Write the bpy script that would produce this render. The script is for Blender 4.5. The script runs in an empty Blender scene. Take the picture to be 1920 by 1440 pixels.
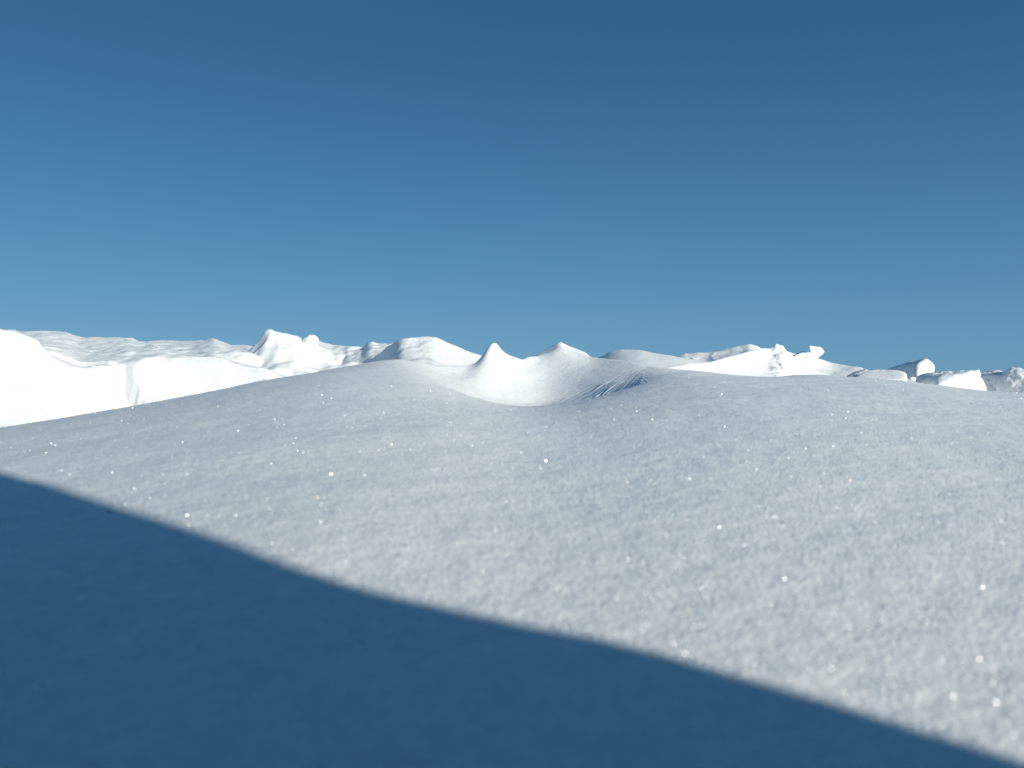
import bpy, bmesh, math
import numpy as np
from mathutils import Vector

# ------------------------------------------------------------------ camera, sky, sun, exposure
sc = bpy.context.scene
C = sc.collection
F = 1663.0                        # focal length in pixels of the 1920 px wide photograph
cam_d = bpy.data.cameras.new("camera")
cam = bpy.data.objects.new("camera", cam_d); C.objects.link(cam)
cam.location = (0, 0, 0); cam.rotation_euler = (math.radians(90), 0, 0)
cam_d.sensor_width = 36; cam_d.lens = 36 * F / 1920
cam_d.clip_start = 0.01; cam_d.clip_end = 3000
cam_d.dof.use_dof = True; cam_d.dof.focus_distance = 2.2; cam_d.dof.aperture_fstop = 17
sc.camera = cam
sc.cycles.sample_clamp_direct = 7.0

SUN_AZ = math.radians(133)        # clockwise from +Y: behind the camera, to the right
SUN_EL = math.radians(17.5)
w = bpy.data.worlds.new("World"); sc.world = w; w.use_nodes = True
nt = w.node_tree; nt.nodes.clear()
out = nt.nodes.new("ShaderNodeOutputWorld"); bg = nt.nodes.new("ShaderNodeBackground")
sky = nt.nodes.new("ShaderNodeTexSky"); sky.sky_type = 'NISHITA'; sky.sun_disc = False
sky.sun_elevation = SUN_EL; sky.sun_rotation = SUN_AZ
sky.altitude = 1500; sky.air_density = 1.0; sky.dust_density = 0.0; sky.ozone_density = 3.0
bg.inputs[1].default_value = 0.118
geo = nt.nodes.new("ShaderNodeTexCoord"); sep = nt.nodes.new("ShaderNodeSeparateXYZ")
nt.links.new(geo.outputs['Generated'], sep.inputs[0])
ramp = nt.nodes.new("ShaderNodeValToRGB"); ramp.color_ramp.interpolation = 'B_SPLINE'
def lin(r, g, b):
    f = lambda c: c / 12.92 if c <= .04045 else ((c + .055) / 1.055) ** 2.4
    return tuple(f(c / 255) for c in (r, g, b)) + (1,)
el = ramp.color_ramp.elements
el[0].position = 0.0; el[0].color = lin(106, 159, 193)
el[1].position = 1.0; el[1].color = lin(52, 100, 140)
for p, c in ((.10, (86, 143, 184)), (.22, (62, 119, 164)), (.38, (41, 90, 132)), (.6, (48, 97, 136))):
    e = el.new(p); e.color = lin(*c)
nt.links.new(sep.outputs['Z'], ramp.inputs[0])
# clear winter air: the sky texture's own light plus a deep blue that pales towards the horizon and a little towards the left
side = nt.nodes.new("ShaderNodeMapRange"); side.inputs[1].default_value = -.6; side.inputs[2].default_value = .6
side.inputs[3].default_value = 9.5; side.inputs[4].default_value = 8.1
nt.links.new(sep.outputs['X'], side.inputs[0])
mul = nt.nodes.new("ShaderNodeVectorMath"); mul.operation = 'SCALE'
nt.links.new(ramp.outputs[0], mul.inputs[0]); nt.links.new(side.outputs[0], mul.inputs['Scale'])
mix = nt.nodes.new("ShaderNodeMix"); mix.data_type = 'RGBA'; mix.inputs[0].default_value = 0.94
nt.links.new(sky.outputs[0], mix.inputs[6]); nt.links.new(mul.outputs[0], mix.inputs[7])
nt.links.new(mix.outputs[2], bg.inputs[0]); nt.links.new(bg.outputs[0], out.inputs[0])

sd = bpy.data.lights.new("sun", 'SUN'); sd.energy = 5.0; sd.angle = math.radians(0.7); sd.color = (1.0, 0.965, 0.85)
sun = bpy.data.objects.new("sun", sd); C.objects.link(sun)
S = Vector((math.sin(SUN_AZ) * math.cos(SUN_EL), math.cos(SUN_AZ) * math.cos(SUN_EL), math.sin(SUN_EL)))
sun.rotation_euler = (-S).to_track_quat('-Z', 'Y').to_euler()
sc.view_settings.view_transform = 'Standard'; sc.view_settings.look = 'None'
sc.view_settings.exposure = -0.06; sc.view_settings.gamma = 1.0

#TERRAIN
# ------------------------------------------------------------------ noise
rng = np.random.default_rng(7)
PERM = rng.permutation(512)
GR = rng.normal(size=(512, 3)); GR /= np.linalg.norm(GR, axis=1)[:, None]
def noise(x, y, z=None):
    """gradient noise, about -1..1"""
    x = np.asarray(x, float); y = np.asarray(y, float)
    z = np.zeros_like(x) if z is None else np.asarray(z, float)
    xi = np.floor(x).astype(int); yi = np.floor(y).astype(int); zi = np.floor(z).astype(int)
    xf = x - xi; yf = y - yi; zf = z - zi
    fu = lambda t: t * t * t * (t * (t * 6 - 15) + 10)
    u, v, s = fu(xf), fu(yf), fu(zf)
    r = 0
    for i in (0, 1):
        for j in (0, 1):
            for k in (0, 1):
                h = PERM[(PERM[(PERM[(xi + i) & 511] + yi + j) & 511] + zi + k) & 511]
                g = GR[h]
                d = g[..., 0] * (xf - i) + g[..., 1] * (yf - j) + g[..., 2] * (zf - k)
                r = r + d * (u if i else 1 - u) * (v if j else 1 - v) * (s if k else 1 - s)
    return r * 1.6
def fbm(x, y, o=4, z=None, gain=0.5):
    a, r = 1.0, 0
    for i in range(o):
        r = r + a * noise(x * 2**i + 17.3 * i, y * 2**i + 5.1 * i, None if z is None else z * 2**i)
        a *= gain
    return r
def sstep(a, b, x):
    t = np.clip((x - a) / (b - a), 0, 1); return t * t * (3 - 2 * t)

# ------------------------------------------------------------------ terrain as a height function
H0 = 0.075                        # lens height above the snow right under it
PX = np.arange(-800, 2721, 2.0)
SIG = np.array([0, 3, 8, 18, 40, 80.0, 160, 300])
def curve(pts, sig=0):
    p = np.array(pts, float)
    v = np.interp(PX, p[:, 0], p[:, 1])
    if sig > 0:
        n = int(3 * sig / 2) + 1
        k = np.exp(-0.5 * (np.arange(-n, n + 1) * 2 / sig) ** 2); k /= k.sum()
        v = np.convolve(np.pad(v, n, mode='edge'), k, mode='valid')
    return v
def lut(v, px):
    return np.interp(px, PX, v)

class Ridge:
    """a bank of snow: crest line, distance of the crest, steepness in front and behind"""
    def __init__(s, crest, depth, front, back, rnd=0.01, spread=60, sig0=2, toe=0.0, nz=0.0, dsig=25, ext=0.8):
        if crest[0][0] > -600: crest = [(crest[0][0] - 70, crest[0][1] + 120)] + crest
        if crest[-1][0] < 2500: crest = crest + [(crest[-1][0] + 70, crest[-1][1] + 120)]
        s.tab = np.stack([curve(crest, math.hypot(sig0, q)) for q in SIG])
        s.depth = curve(depth, dsig); s.front = front; s.back = back; s.rnd = rnd; s.spread = spread; s.toe = toe; s.nz = nz; s.ext = ext
    cut = 0.5; groove = False; dscale = None
    def z(s, px, Y, X):
        Yc = lut(s.depth, px)
        if s.nz:
            Yc = Yc + s.nz * fbm(X * 5 + 3, Y * 0 + 11, 3)
        if s.groove:
            dd = np.clip(Yc - Y, 0, .6); u = px - 203 - 260 * dd + 8 * fbm(dd * 20, dd * 0 + 2, 2)
            Yc = Yc + sstep(0, .03, dd) * (.06 * np.exp(-(u / 16) ** 2) + .085 * np.exp(-((u - 22) / 9) ** 2))
        d = Yc - Y
        df = np.clip(d, 0, None); db = np.clip(-d, 0, None)
        sg = np.clip(df * s.spread + db * 12, 0, SIG[-1] - 1e-3)
        lv = np.interp(sg, SIG, np.arange(len(SIG)))
        i = np.floor(lv).astype(int); f = lv - i
        j = np.clip((px - PX[0]) / 2, 0, len(PX) - 1.001); ji = j.astype(int); jf = j - ji
        g = lambda a: s.tab[a, ji] * (1 - jf) + s.tab[a, ji + 1] * jf
        py = g(i) * (1 - f) + g(np.minimum(i + 1, len(SIG) - 1)) * f
        zc = (720 - py) / F * Yc
        fd, fl = s.front
        r = s.rnd
        dfr = np.sqrt(df * df + r * r) - r
        dbr = np.sqrt(db * db + r * r) - r
        if s.dscale is not None: fd = fd * lut(s.dscale, px)
        drop = fd * (1 - np.exp(-dfr / fl)) + (lut(s.toe, px) if isinstance(s.toe, np.ndarray) else s.toe) * dfr + s.cut * np.clip(dfr - s.ext, 0, None)
        return zc - drop - s.back * dbr

A_CREST = [(-700,860),(-300,840),(0,802),(120,783),(240,762),(400,733),(500,713),(600,696),(700,682),(740,679),(780,690),(820,712),
           (860,737),(900,755),(930,761),(960,765),(1000,763),(1060,756),(1108,746),(1136,741),(1172,730),(1200,716),(1230,701),(1262,692),(1300,695),(1380,704),
           (1440,709),(1490,703),(1530,702),(1600,707),(1700,715),(1840,732),(1920,738),(2100,745),(2600,760)]
A_DEPTH = [(-700,0.85),(0,0.95),(240,1.15),(500,1.45),(700,1.65),(800,1.55),(960,1.3),(1060,1.32),(1130,1.4),(1240,1.7),(1440,1.8),(1600,1.8),(1920,1.6),(2600,1.4)]
A_C = [curve(A_CREST, math.hypot(4, q)) for q in SIG]; A_D = [curve(A_DEPTH, math.hypot(30, q)) for q in SIG]
def lut2(tabs, px, sg):
    lv = np.interp(np.clip(sg, 0, SIG[-1] - 1e-3), SIG, np.arange(len(SIG)))
    r = 0
    for i, v in enumerate(tabs):
        r = r + lut(v, px) * np.clip(1 - np.abs(lv - i), 0, 1)
    return r
def foreground(px, Y, X):
    sg = 330 * np.clip(1 - Y / lut(A_D[0], px), 0, 1)
    Yc = lut2(A_D, px, sg); zc = (720 - lut2(A_C, px, sg)) / F * Yc
    t = np.clip(Y, 0, None) / Yc
    m1 = zc; m0 = 2 * (zc + H0) - m1
    z = -H0 + m0 * t + (m1 - m0) / 2 * t * t
    e = np.clip(Y - Yc, 0, None)
    zb = zc + zc / Yc * e - 0.35 * e * e / (1 + 1.0 * e)
    z = np.where(t > 1, zb, z)
    return np.maximum(z, -0.25)

RIDGES = {
 'bowl': Ridge([(600,712),(700,690),(740,682),(800,683),(850,686),(880,685),(893,680),(903,669),(913,654),(921,644),(930,642),(937,652),(945,660),(955,666),
                (970,671),(978,674),(990,669),(1010,667),(1028,660),(1040,653),(1050,648),(1062,652),(1085,661),(1105,669),(1130,672),(1160,675),(1190,680),(1230,690),(1300,725)],
               [(600,1.5),(740,1.52),(850,1.62),(960,1.76),(1030,1.87),(1100,1.84),(1150,1.76),(1200,1.68),(1260,1.6)], (0.92, 0.26), 0.5, rnd=0.012, spread=380, sig0=2),
 'peak': Ridge([(900,740),(990,680),(1008,664),(1022,657),(1036,649),(1046,642),(1052,641),(1062,646),(1085,655),(1098,661),(1103,668),(1130,690),(1180,740)],
               [(0,2.55)], (0.12, 0.25), 0.6, rnd=0.01, spread=60, sig0=1.5),
 'swell': Ridge([(800,735),(960,702),(1060,686),(1100,676),(1120,671),(1131,667),(1142,660),(1165,655),(1200,656),(1225,662),(1260,667),(1300,674),(1350,682),(1450,700),(1600,740)],
               [(900,2.6),(1050,2.55),(1150,2.45),(1250,2.35),(1400,2.3)], (0.12, 0.5), 0.4, rnd=0.03, spread=150, sig0=2, toe=0.03),
 'pyramid': Ridge([(560,760),(640,705),(690,678),(715,660),(735,645),(752,636),(770,633),(800,631),(815,632),(835,641),(865,652),(895,664),(940,676),(1040,700),(1200,760)],
               [(600,3.1),(700,2.8),(748,2.62),(790,2.66),(1000,2.8)], (0.16, 0.35), 0.5, rnd=0.008, spread=30, sig0=2, dsig=8),
 'hummock': Ridge([(560,760),(620,690),(650,660),(680,655),(690,645),(697,643),(712,645),(740,642),(780,650),(850,700)],
               [(0,3.4)], (0.15, 0.6), 0.4, rnd=0.02, spread=30, sig0=2, toe=.05),
 'crag': Ridge([(380,740),(440,685),(462,660),(472,650),(482,644),(490,635),(495,626),(500,620),(510,620),(530,627),(545,629),(560,634),(580,646),(610,652),(660,672),(760,700)],
               [(380,3.1),(440,3.15),(500,3.2),(600,3.35)], (0.2, 0.4), 0.5, rnd=0.015, spread=130, sig0=2, toe=.05),
 'shelf': Ridge([(480,720),(540,655),(570,640),(600,641),(622,648),(650,648),(678,651),(690,656),(720,672),(800,720)],
               [(0,3.8)], (0.15, 0.7), 0.4, rnd=0.02, spread=30, sig0=2, toe=.05),
 'bank': Ridge([(-700,560),(-300,590),(-100,600),(0,613),(40,622),(70,640),(95,662),(130,680),(150,690),(165,690),(185,686),(215,682),(240,677),(290,668),(340,665),
                (400,667),(418,658),(440,655),(465,660),(485,668),(520,677),(560,686),(600,690),(640,686),(660,677),(700,686),(760,730),(900,800)],
               [(-700,2.2),(0,2.5),(100,2.65),(160,2.85),(400,3.0),(650,3.1)], (0.42, 0.28), 0.02, rnd=0.03, spread=50, sig0=4, nz=0.02),
 'plateau': Ridge([(-700,560),(-300,600),(0,614),(26,614),(34,618),(80,617),(120,620),(150,629),(200,633),(246,634),(256,638),(360,641),(385,639),(400,636),(412,640),
                (430,646),(465,648),(520,660),(600,690),(700,760)],
               [(-700,4.4),(0,4.4),(300,4.3),(600,4.2)], (0.0, 1.0), 0.25, rnd=0.05, spread=12, sig0=2, toe=0.105, ext=1.5),
 'mound': Ridge([(1150,740),(1240,690),(1290,681),(1330,679),(1360,671),(1390,662),(1415,655),(1432,652),(1445,653),(1455,648),(1468,649),(1476,659),(1488,668),(1500,679),(1530,694),(1600,720),(1700,760)],
               [(1240,2.0),(1330,2.12),(1440,2.42),(1490,2.42),(1600,2.4)], (0.16, 0.28), 0.45, rnd=0.012, spread=55, sig0=2),
 'slab': Ridge([(1180,760),(1255,680),(1270,668),(1283,663),(1330,662),(1357,655),(1385,649),(1405,645),(1417,647),(1432,654),(1446,652),(1453,647),(1468,646),(1474,657),(1500,668),(1600,740)],
               [(0,2.75)], (0.08, 0.4), 0.6, rnd=0.01, spread=30, sig0=1.5, toe=.1),
 'slope': Ridge([(1400,760),(1460,680),(1490,663),(1520,670),(1560,680),(1600,685),(1615,688),(1628,694),(1680,715),(1760,760)],
               [(1400,2.8),(1520,2.68),(1650,2.5)], (0.1, 0.3), 0.5, rnd=0.015, spread=40, sig0=2, toe=.05),
 'backfield': Ridge([(1300,740),(1500,705),(1600,697),(1700,697),(1760,703),(1920,706),(2200,700),(2700,690)],
               [(0,4.2)], (0.0, 1.0), 0.3, rnd=0.05, spread=20, sig0=4, toe=0.06, nz=.05),
}
RIDGES['bank'].groove = True; RIDGES['plateau'].cut = 3.0; RIDGES['plateau'].ext = 1.33
RIDGES['plateau'].toe = curve([(-200, .10), (60, .115), (150, .128), (220, .112), (300, .092), (480, .09)], 10)
RIDGES['bowl'].dscale = curve([(700, .085), (850, .105), (930, .158), (1000, .158), (1080, .125), (1150, .085), (1220, .06)], 20)
SMOOTH = {'bowl': 0.03, 'swell': 0.045, 'mound': 0.008, 'bank': 0.006, 'plateau': 0.006}
ROUGH = {'bowl': .25, 'swell': .3, 'peak': .5, 'pyramid': 1.3, 'hummock': 1.2, 'crag': 1.2, 'shelf': 1.2, 'bank': .6, 'plateau': .8,
         'mound': .5, 'slab': 1.2, 'slope': .6, 'backfield': 1.5}
LUMP = {'plateau': .007, 'crag': .010, 'shelf': .008, 'hummock': .009, 'slab': .005, 'backfield': .012, 'bank': .008, 'pyramid': .003, 'slope': .003}
NAMES = ['foreground'] + list(RIDGES)
def smax(a, b, k):
    h = np.clip(k - np.abs(a - b), 0, None) / k
    return np.maximum(a, b) + h * h * k * 0.25
def terrain(X, Y0):
    """height and owner of every point"""
    th = np.arctan2(X, Y0); r = np.hypot(X, Y0)
    thc = np.clip(th, -0.80, 0.80)
    px = 960 + F * np.tan(thc)
    Y = r * np.cos(thc)
    big = fbm(X * 3.1, Y0 * 3.1, 3)
    mid = fbm(X * 9 + 40, Y0 * 9, 4)
    fine = fbm(X * 38 + 9, Y0 * 38, 3)
    z = foreground(px, Y, X) + 0.0012 * sstep(.1, .8, r) * big + 0.0010 * sstep(.05, .6, r) * mid + 0.00025 * fine
    lump = 1 - 2.2 * np.abs(fbm(X * 6.5 + 31, Y0 * 4.2 + 7, 3)); lump = np.maximum(lump, -.6)
    own = np.zeros(X.shape, int)
    top = z.copy()
    for n, (name, R) in enumerate(RIDGES.items(), 1):
        zi = R.z(px, Y, X)
        a = ROUGH[name]
        zi = zi + a * (0.0035 * mid * .8 + 0.0009 * fine) - 0.0
        if name in LUMP: zi = zi + LUMP[name] * (lump - .35)
        own = np.where(zi > top, n, own); top = np.maximum(top, zi)
        z = smax(z, zi, SMOOTH.get(name, 0.004))
    z = z + np.exp(-((px - 1463) / 15) ** 2) * sstep(2.0, 2.15, Y) * (1 - sstep(2.45, 2.6, Y)) * .010 * fbm(X * 34, Y * 34, 4)
    # a fan of wind-cut furrows on the right flank of the hollow
    py = 720 - F * z / np.maximum(Y, .05)
    ax, ay = px - 1226, py - 664
    ph_ = np.arctan2(ay, -ax); ra = np.hypot(ax, ay)
    ms = sstep(.42, .56, ph_) * (1 - sstep(1.15, 1.4, ph_)) * sstep(16, 62, ra) * (1 - sstep(170, 230, ra)) * (Y > 1.25) * (Y < 2.35)
    q_ = ph_ * 25 + .7 * noise(ra / 60, ph_ * 4) + .25 * noise(px / 14, py / 14)
    fr_ = q_ - np.floor(q_)
    z = z + ms * .0046 * (np.where(fr_ < .6, fr_ / .6, (1 - fr_) / .4) - .5) * np.clip(.35 + 1.1 * noise(np.floor(q_) * 1.7, ra / 45), 0, 1.2)
    wgt = 1 - sstep(0.80, 1.3, np.abs(th))
    flat = -H0 + 0.02 * sstep(.5, 3, r) * big
    z = z * wgt + flat * (1 - wgt)
    far = sstep(4.5, 9, r)
    z = z * (1 - far) + far * (-0.3 + 0.08 * fbm(X * .25, Y0 * .25, 3) * sstep(6, 20, r))
    own = np.where((wgt < .5) | (r > 7), 0, own)
    return z, own
#END TERRAIN

# ------------------------------------------------------------------ snow material
def nd(t, kind, **kw):
    n = t.nodes.new(kind)
    for k, v in kw.items(): setattr(n, k, v)
    return n
def snow_material(name, coarse=1.0):
    m = bpy.data.materials.new(name); m.use_nodes = True
    t = m.node_tree; b = t.nodes['Principled BSDF']
    b.inputs['Roughness'].default_value = 0.75
    b.inputs['Specular IOR Level'].default_value = 0.25
    b.inputs['Subsurface Weight'].default_value = 0.0
    geo = nd(t, 'ShaderNodeNewGeometry')
    def nz(scale, detail, rough=.6):
        n = nd(t, 'ShaderNodeTexNoise'); n.inputs['Scale'].default_value = scale
        n.inputs['Detail'].default_value = detail; n.inputs['Roughness'].default_value = rough
        t.links.new(geo.outputs['Position'], n.inputs['Vector']); return n
    n0 = nz(24, 2, .5); n1 = nz(420, 2, .5); n2 = nz(130, 3, .5)
    vo = nd(t, 'ShaderNodeTexVoronoi', feature='SMOOTH_F1'); vo.inputs['Scale'].default_value = 900
    vo.inputs['Smoothness'].default_value = .5
    t.links.new(geo.outputs['Position'], vo.inputs['Vector'])
    prev = None
    for n, dist, st in ((n0, .004 * coarse, .35), (n2, 0.0018 * coarse, .42), (n1, 0.0009, .35), (vo, 0.0008, .4)):
        bp = nd(t, 'ShaderNodeBump'); bp.inputs['Strength'].default_value = st; bp.inputs['Distance'].default_value = dist
        t.links.new(n.outputs[0], bp.inputs['Height'])
        if prev: t.links.new(prev.outputs[0], bp.inputs['Normal'])
        prev = bp
    t.links.new(prev.outputs[0], b.inputs['Normal'])
    cr = nd(t, 'ShaderNodeValToRGB')
    cr.color_ramp.elements[0].position = .3; cr.color_ramp.elements[0].color = (.75, .775, .78, 1)
    cr.color_ramp.elements[1].position = .65; cr.color_ramp.elements[1].color = (.91, .92, .905, 1)
    ad = nd(t, 'ShaderNodeMath', operation='ADD'); hf = nd(t, 'ShaderNodeMath', operation='MULTIPLY'); hf.inputs[1].default_value = .5
    t.links.new(n1.outputs[0], ad.inputs[0]); t.links.new(n2.outputs[0], ad.inputs[1]); t.links.new(ad.outputs[0], hf.inputs[0])
    t.links.new(hf.outputs[0], cr.inputs[0]); t.links.new(cr.outputs[0], b.inputs['Base Color'])
    return m
SNOW = snow_material('wind_packed_snow')
CHUNK = snow_material('broken_snow', 1.6)

# ------------------------------------------------------------------ build the ground sheet and its banks
def tag(o, label=None, cat=None, group=None, kind=None):
    if label: o['label'] = label
    if cat: o['category'] = cat
    if group: o['group'] = group
    if kind: o['kind'] = kind
    return o

def mesh_object(name, co, faces, mat, normals=None, parent=None):
    me = bpy.data.meshes.new(name)
    n = faces.shape[1]
    me.vertices.add(len(co)); me.vertices.foreach_set('co', np.ascontiguousarray(co, np.float32).ravel())
    me.loops.add(faces.size); me.loops.foreach_set('vertex_index', faces.astype(np.int32).ravel())
    me.polygons.add(len(faces))
    me.polygons.foreach_set('loop_start', np.arange(0, faces.size, n, dtype=np.int32))
    me.polygons.foreach_set('loop_total', np.full(len(faces), n, np.int32))
    me.update(calc_edges=True)
    me.polygons.foreach_set('use_smooth', np.ones(len(faces), bool))
    me.materials.append(mat)
    if normals is not None:
        me.normals_split_custom_set_from_vertices(normals.astype(np.float32))
    o = bpy.data.objects.new(name, me); C.objects.link(o); o.parent = parent
    return o

th = np.concatenate([np.linspace(-math.pi, -.72, 90, endpoint=False), np.linspace(-.72, .72, 1300, endpoint=False), np.linspace(.72, math.pi, 91)])
rr = np.concatenate([[0.002], np.geomspace(0.02, 1.15, 150, endpoint=False), np.linspace(1.15, 3.6, 470, endpoint=False),
                     np.linspace(3.6, 5.8, 120, endpoint=False), np.geomspace(5.8, 1500, 70)])
TH, RR = np.meshgrid(th, rr)
GX = RR * np.sin(TH); GY = RR * np.cos(TH)
GZ, OWN = terrain(GX, GY)
P = np.stack([GX, GY, GZ], -1)
e1 = np.gradient(P, axis=1); e0 = np.gradient(P, axis=0)
N = np.cross(e1, e0); N /= np.maximum(np.linalg.norm(N, axis=-1, keepdims=True), 1e-12)
N[N[..., 2] < 0] *= -1; N[0] = (0, 0, 1)
nr, nc = TH.shape
idx = np.arange(nr * nc).reshape(nr, nc)
Q = np.stack([idx[:-1, :-1], idx[1:, :-1], idx[1:, 1:], idx[:-1, 1:]], -1).reshape(-1, 4)[:, ::-1]
qo = OWN[:-1, :-1].ravel()
P = P.reshape(-1, 3); N = N.reshape(-1, 3)
MERGE = {'foreground': 'snow_field', 'swell': 'snow_field', 'backfield': 'snow_plain', 'bank': 'snow_bank', 'plateau': 'snow_bank'}
SPEC = {
 'snow_field': dict(kind='structure', label='smooth sparkling snow field sloping up from the camera'),
 'snow_plain': dict(kind='structure', label='distant lumpy snow behind the broken blocks'),
 'snow_bank': dict(kind='structure', label='long steep snow bank at the left with a sunlit front face'),
 'bowl': ('snow_hollow', 'bright wind-scooped hollow wall rising to a small cone-shaped tip', 'snow hollow'),
 'peak': ('snow_peak', 'sharp triangular snow peak with shaded left flank, just right of the cone-shaped tip', 'snow peak'),
 'pyramid': ('snow_mound', 'broad rounded snow mound with furrowed shaded left flank behind the foreground crest', 'snow mound'),
 'hummock': ('snow_mound', 'low grey snow hump tucked against the left flank of the broad mound', 'snow mound'),
 'crag': ('snow_peak', 'tilted snow peak with a pointed left tip standing on the left bank', 'snow peak'),
 'shelf': ('snow_mound', 'low flat snow shelf behind the small round snow lump', 'snow mound'),
 'mound': ('snow_mound', 'bright sunlit snow mound with crumbly right shoulder, right of the hollow', 'snow mound'),
 'slab': ('snow_slab', 'grey pitted snow slab sloping up behind the bright mound', 'snow slab'),
 'slope': ('snow_mound', 'grey snow slope trailing down to the right below the hooked lump', 'snow mound'),
}
own_key = np.array([list(SPEC).index(MERGE.get(n, n)) for n in NAMES])
qk = own_key[qo].reshape(nr - 1, nc - 1)
for k, key in enumerate(SPEC):
    if isinstance(SPEC[key], dict): continue
    left = set(zip(*np.nonzero(qk == k))); parts_ = []
    while left:
        seed_ = left.pop(); st = [seed_]; comp = [seed_]
        while st:
            a_, b_ = st.pop()
            for n_ in ((a_ + 1, b_), (a_ - 1, b_), (a_, b_ + 1), (a_, b_ - 1)):
                if n_ in left: left.remove(n_); st.append(n_); comp.append(n_)
        parts_.append(comp)
    parts_.sort(key=len)
    for comp in parts_[:-1]:
        c_ = np.array(comp); qk[c_[:, 0], c_[:, 1]] = 1
qk = qk.ravel()
for k, key in enumerate(SPEC):
    f = Q[qk == k]
    if not len(f): continue
    used, inv = np.unique(f, return_inverse=True)
    sp = SPEC[key]
    nm = key if isinstance(sp, dict) else sp[0]
    o = mesh_object(nm, P[used], inv.reshape(f.shape), SNOW, N[used])
    if isinstance(sp, dict): tag(o, sp['label'], kind=sp['kind'])
    else: tag(o, sp[1], sp[2])

def ground_z(x, y):
    return terrain(np.array([float(x)]), np.array([float(y)]))[0][0]
def at(px, py, Y):
    return Vector(((px - 960) / F * Y, Y, (720 - py) / F * Y))

# ------------------------------------------------------------------ loose blocks and lumps of broken snow
def ico(level):
    bm = bmesh.new(); bmesh.ops.create_icosphere(bm, subdivisions=level, radius=1)
    v = np.array([q.co[:] for q in bm.verts]); f = np.array([[q.index for q in p.verts] for p in bm.faces]); bm.free()
    return v, f
ICO = ico(6)
def chunk(name, pts, label, cat, group=None, p=14, rough=1.0, seed=0, mat=None):
    """a block with softened edges: the hull of the given corners, worn and pitted"""
    P3 = [Vector(q) if len(q) == 3 and isinstance(q, Vector) else at(*q) for q in pts]
    c = sum(P3, Vector()) / len(P3)
    bm = bmesh.new()
    for q in P3: bm.verts.new(q - c)
    bmesh.ops.convex_hull(bm, input=bm.verts)
    bm.normal_update()
    pl = []
    for f in bm.faces:
        d = f.normal.dot(f.verts[0].co); n = f.normal
        if d < 0: d, n = -d, -n
        if f.calc_area() > 1e-9: pl.append((n.x, n.y, n.z, max(d, 1e-3)))
    bm.free()
    pl = np.array(sorted(set(tuple(round(x, 4) for x in q) for q in pl)))
    V, FC = ICO
    a = np.clip(V @ pl[:, :3].T, 0, None) / pl[:, 3]
    r = (a ** p).sum(1) ** (-1 / p) * 1.04
    co = V * r[:, None]
    size = float(np.median(r))
    k = 1.2 / size
    n1 = fbm(co[:, 0] * k + seed * 3.7, co[:, 1] * k, 3, co[:, 2] * k)
    n2 = fbm(co[:, 0] * k * 5 + seed, co[:, 1] * k * 5, 3, co[:, 2] * k * 5)
    co = co + V * (size * rough * (0.09 * n1 + 0.03 * n2))[:, None]
    o = mesh_object(name, co, FC, mat or CHUNK)
    o.location = c
    return tag(o, label, cat, group)
def ball(px, py, Y, r, sx=1, sz=1, tilt=0):
    c = at(px, py, Y); R = r / F * Y; out = []
    for i in range(8):
        for j in (-.7, 0, .7):
            a = i * math.pi / 4
            x, y, z = math.cos(a) * math.cos(j) * sx, math.sin(a) * math.cos(j), math.sin(j) * sz
            x, z = x * math.cos(tilt) - z * math.sin(tilt), x * math.sin(tilt) + z * math.cos(tilt)
            out.append(c + R * Vector((x, y, z)))
    out += [c + Vector((0, 0, R * sz)), c - Vector((0, 0, R * sz))]
    return out
G = 'broken blocks of snow'
chunk('snow_lump', ball(581, 642, 3.27, 15, 1.25, 1.0, .3), 'small round snow lump perched behind the pointed peak on the left bank', 'snow lump', seed=1, rough=1.0)
chunk('snow_lump', [(x, y, 2.6 + q) for q in (-.025, .025) for x, y in ((1517,648),(1518,657),(1523,666),(1531,670),(1540,666),(1545,659),(1538,651),(1525,649))], 'hooked snow lump balanced against the sky like a hammer head', 'snow lump', p=14, seed=2, rough=.8)
chunk('snow_lump', [(x, y, 2.6 + q) for q in (-.04, .04) for x, y in ((1488,668),(1500,662),(1512,660),(1522,661),(1531,667),(1542,694),(1486,694))], 'flat snow crumb under the hooked lump, holding it up', 'snow lump', seed=3)
chunk('snow_block', [(1720,683,2.75),(1738,671,2.8),(1750,680,2.8),(1753,688,2.8),(1750,700,2.75),(1718,706,2.7),(1662,692,3.1),(1690,683,3.2),(1702,680,3.3),(1740,700,3.3),(1665,708,3.0),(1700,712,2.8)],
      'long snow block with a bright sunlit right end and shaded flank', 'snow block', G, p=22, seed=4)
chunk('snow_block', [(1755,724,2.3),(1766,702,2.4),(1800,703,2.42),(1833,696,2.45),(1843,738,2.42),(1762,750,2.28),(1735,701,2.7),(1716,707,2.65),(1716,720,2.65),(1825,695,2.8),(1850,745,2.8),(1740,745,2.7),(1835,755,2.4)],
      'wide bright snow block with a jagged top edge, directly above the foreground edge', 'snow block', G, p=20, seed=5, rough=1.7)
chunk('snow_lump', ball(1803, 700, 2.5, 8, 1.2, .8), 'tiny snow crumb on top of the wide bright block', 'snow lump', seed=6)
chunk('snow_slab', [(1600,707,2.25),(1612,699,2.3),(1628,693,2.35),(1670,692,2.35),(1692,695,2.33),(1702,700,2.3),(1704,707,2.28),(1695,714,2.2),(1605,720,2.2),(1630,700,2.6),(1690,703,2.6),(1610,730,2.4),(1700,730,2.4)],
      'smooth rounded snow slab lying left of the long block', 'snow slab', G, p=12, seed=7, rough=.45)
chunk('snow_lump', ball(1710, 711, 2.2, 6, 1.3, .8), 'small snow crumb at the right tip of the rounded slab', 'snow lump', seed=8)
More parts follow.
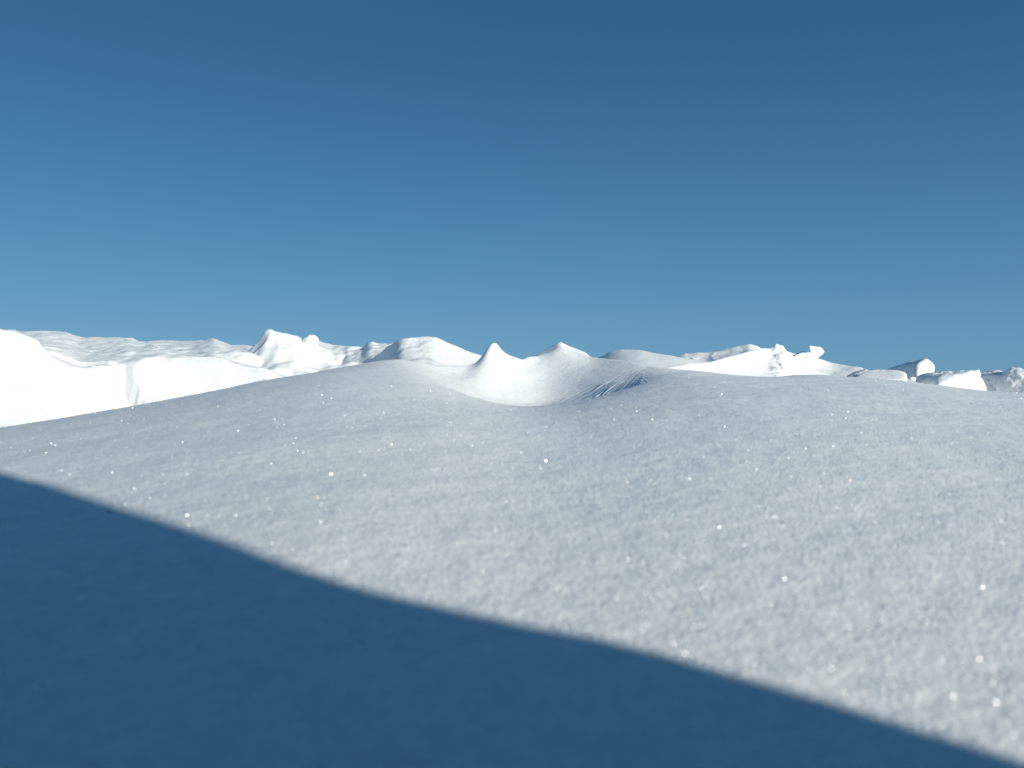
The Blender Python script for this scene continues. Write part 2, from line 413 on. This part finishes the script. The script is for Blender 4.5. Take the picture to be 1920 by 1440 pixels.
chunk('snow_wedge', [(1588,706,2.5),(1606,696,2.5),(1622,691,2.5),(1627,694,2.45),(1600,705,2.4),(1600,715,2.6),(1625,708,2.6)],
      'small sunlit snow wedge with a dark underside, left of the rounded slab', 'snow wedge', G, p=20, seed=9)
chunk('snow_block', [(1832,701,2.98),(1850,697,2.99),(1878,696,2.95),(1886,703,2.88),(1884,745,2.86),(1832,745,2.95),(1870,700,3.3),(1900,740,3.2)],
      'shaded snow block with a broken top just right of the wide bright block', 'snow block', G, p=22, seed=10, rough=1.3)
chunk('snow_block', [(1870,712,2.81),(1885,696,2.82),(1896,689,2.8),(1906,690,2.79),(1930,697,2.76),(1950,745,2.68),(1872,745,2.79),(1890,700,3.2),(1945,700,3.2)],
      'grey folded snow block at the far right edge', 'snow block', G, p=18, seed=11, rough=1.5)
chunk('snow_lump', ball(452, 683, 3.0, 21, 1, 1), 'round snow lobe bulging from the face of the left bank', 'snow lump', seed=14, rough=.4)

# ------------------------------------------------------------------ added log pile, unseen behind the camera, shaped to cast the foreground shadow
def plain_material(name, col, rough=.8, scale=30):
    m = bpy.data.materials.new(name); m.use_nodes = True; t = m.node_tree; b = t.nodes['Principled BSDF']
    b.inputs['Roughness'].default_value = rough
    n = nd(t, 'ShaderNodeTexNoise'); n.inputs['Scale'].default_value = scale; n.inputs['Detail'].default_value = 5
    cr = nd(t, 'ShaderNodeValToRGB')
    cr.color_ramp.elements[0].color = tuple(c * .6 for c in col) + (1,); cr.color_ramp.elements[1].color = tuple(c * 1.3 for c in col) + (1,)
    t.links.new(n.outputs[0], cr.inputs[0]); t.links.new(cr.outputs[0], b.inputs['Base Color'])
    return m
WOOD = plain_material('caster_wood', (.05, .04, .032))
EDGE = [(0,886),(100,910),(200,944),(300,974),(400,1006),(470,1030),(540,1059),(620,1084),(700,1110),(850,1142),(960,1165),(1100,1190),(1260,1230),(1460,1290),(1560,1315),(1700,1360),(1920,1427)]  # wanted edge of the foreground shadow; the added pile's end is shaped from it
dS = np.array([-S.x, -S.y]) / math.hypot(S.x, S.y); tanel = S.z / math.hypot(S.x, S.y)
cor = np.array([.38, -.2]); wd = np.array([1, .05]) / math.hypot(1, .05)
prof = []
yy = np.geomspace(.1, 1.0, 4000)
for px, py in EDGE:
    X = (px - 960) / F * yy
    zt, _ = terrain(X, yy)
    i = int(np.argmax((720 - py) / F * yy < zt))
    p2 = np.array([X[i], yy[i]])
    # walk from the snow towards the sun until the added caster's front plane: cor + k*wd
    A = np.array([[wd[0], dS[0]], [wd[1], dS[1]]]); k, a = np.linalg.solve(A, p2 - cor)
    prof.append((zt[i] + a * tanel, k))
prof.sort()
ph = np.array([q[0] for q in prof]); pk = np.array([q[1] for q in prof])
PER = 0.17
def end_at(z):
    """how far the log ends reach at height z"""
    inside = np.interp(z, ph, pk)
    other = pk.mean() + .02 * np.abs(np.sin(math.pi * (z - .11) / PER)) - .008
    k = sstep(ph[-1], ph[-1] + .03, z); k2 = sstep(ph[0], ph[0] - .03, z) if False else (1 - sstep(ph[0] - .03, ph[0], z))
    return inside * (1 - k) * (1 - k2) + other * (k + k2 - k * k2)
stack = bpy.data.objects.new('shadow_caster', None); C.objects.link(stack); stack.location = (cor[0], cor[1], -.3)
tag(stack, 'unseen low log pile added behind the camera to cast the foreground shadow', 'log stack')
def caster_wall(name, origin, direction, length, nrm, ends, depth=.2):
    zz = np.arange(-.3, .56, .006); ss = np.concatenate([[0, .06], np.linspace(.2, length, 12)])
    bul = .03 * np.abs(np.sin(math.pi * (zz - .11) / PER)) ** .7
    rows = []
    for z, b in zip(zz, bul):
        e = float(end_at(np.array(z))) if ends else 0
        ring = []
        for q in ss: ring.append((origin + direction * (q - (e if q == 0 else 0))) + nrm * (b if q > .1 else 0))
        back = [p - nrm * depth for p in ring[::-1]]
        rows.append([(p[0], p[1], z) for p in ring + back])
    R = np.array(rows); n, m, _ = R.shape
    ix = np.arange(n * m).reshape(n, m); nx = np.roll(ix, -1, axis=1)
    f = np.stack([ix[:-1], nx[:-1], nx[1:], ix[1:]], -1).reshape(-1, 4)
    co = R.reshape(-1, 3) - np.array(stack.location)
    me = mesh_object(name, co, f, WOOD, parent=stack)
    bm = bmesh.new(); bm.from_mesh(me.data); bmesh.ops.holes_fill(bm, edges=bm.edges); bm.to_mesh(me.data); bm.free()
    return me
perp = np.array([wd[1], -wd[0]])
caster_wall('caster_logs', cor, -wd, 1.15, -perp, True)
bm = bmesh.new()  # snow cap on the added shadow caster
for i in range(24):
    q = i / 23
    for k in range(9):
        a = math.pi * k / 8
        p2 = -wd * (1.12 * q + .02) + perp * (.1 - .13 * math.cos(a))
        bm.verts.new((p2[0], p2[1], .855 + (.07 + .02 * math.sin(i * .9)) * math.sin(a) * min(1, 8 * q + .3, 8 * (1 - q) + .3)))
bm.verts.ensure_lookup_table()
for i in range(23):
    for k in range(8): bm.faces.new([bm.verts[i * 9 + k], bm.verts[i * 9 + k + 1], bm.verts[(i + 1) * 9 + k + 1], bm.verts[(i + 1) * 9 + k]])
    bm.faces.new([bm.verts[i * 9 + 8], bm.verts[i * 9], bm.verts[(i + 1) * 9], bm.verts[(i + 1) * 9 + 8]])
bm.faces.new([bm.verts[k] for k in range(9)]); bm.faces.new([bm.verts[23 * 9 + k] for k in range(8, -1, -1)])
bmesh.ops.recalc_face_normals(bm, faces=bm.faces)
me = bpy.data.meshes.new('caster_snow_cap'); bm.to_mesh(me); bm.free(); me.materials.append(CHUNK)
ro = bpy.data.objects.new('caster_snow_cap', me); C.objects.link(ro); ro.parent = stack

# ------------------------------------------------------------------ frost crystals lying loose on the snow: little flat mirrors tilted every way
def frost(n, r0, r1, size):
    th_ = rng.uniform(-.62, .66, n); r_ = r0 * (r1 / r0) ** rng.uniform(0, 1, n) 
    X, Y = r_ * np.sin(th_), r_ * np.cos(th_)
    Z, ow = terrain(X, Y)
    keep = NM[ow]; X, Y, Z, r_ = X[keep], Y[keep], Z[keep], r_[keep]; n = len(X)
    nv = rng.normal(size=(n, 3)); nv[:, 2] = np.abs(nv[:, 2]) + .1; nv /= np.linalg.norm(nv, axis=1)[:, None]
    u = np.cross(nv, rng.normal(size=(n, 3))); u /= np.linalg.norm(u, axis=1)[:, None]; v = np.cross(nv, u)
    R = size * np.exp(rng.normal(0, .5, n)) * (r_ / .3) ** .3
    c = np.stack([X, Y, Z + R * .6], -1)
    co = np.concatenate([(c + R[:, None] * (math.cos(k * math.pi / 3) * u + math.sin(k * math.pi / 3) * v))[:, None] for k in range(6)], 1).reshape(-1, 3)
    return co, rng.uniform(0, 1, n)
NM = np.array([MERGE.get(q) == 'snow_field' for q in NAMES])
co, tint = frost(220000, .13, 2.0, .000073)
fr = bpy.data.materials.new('frost_crystal'); fr.use_nodes = True; t = fr.node_tree; t.nodes.clear()
o_ = nd(t, 'ShaderNodeOutputMaterial'); g_ = nd(t, 'ShaderNodeBsdfGlossy'); g_.inputs['Roughness'].default_value = .28
at_ = nd(t, 'ShaderNodeAttribute'); at_.attribute_name = 'tint'
cr = nd(t, 'ShaderNodeValToRGB'); e = cr.color_ramp.elements  # orange and blue of dispersed light put into the crystals' colour at random
e[0].position = 0; e[0].color = (1, .72, .5, 1); e[1].position = 1; e[1].color = (.6, .75, 1, 1)
for p_, c_ in ((.12, (1, .9, .8, 1)), (.25, (1, 1, 1, 1)), (.8, (1, 1, 1, 1)), (.9, (.85, .97, 1, 1))): q = e.new(p_); q.color = c_
t.links.new(at_.outputs['Fac'], cr.inputs[0]); t.links.new(cr.outputs[0], g_.inputs['Color']); t.links.new(g_.outputs[0], o_.inputs[0])
fo = mesh_object('frost_crystals', co, np.arange(len(co)).reshape(-1, 6), fr)
fa = fo.data.attributes.new('tint', 'FLOAT', 'POINT'); fa.data.foreach_set('value', np.repeat(tint, 6).astype(np.float32))
fo.data.polygons.foreach_set('use_smooth', np.zeros(len(fo.data.polygons), bool))
tag(fo, 'tiny frost crystals glinting all over the foreground snow', kind='stuff')
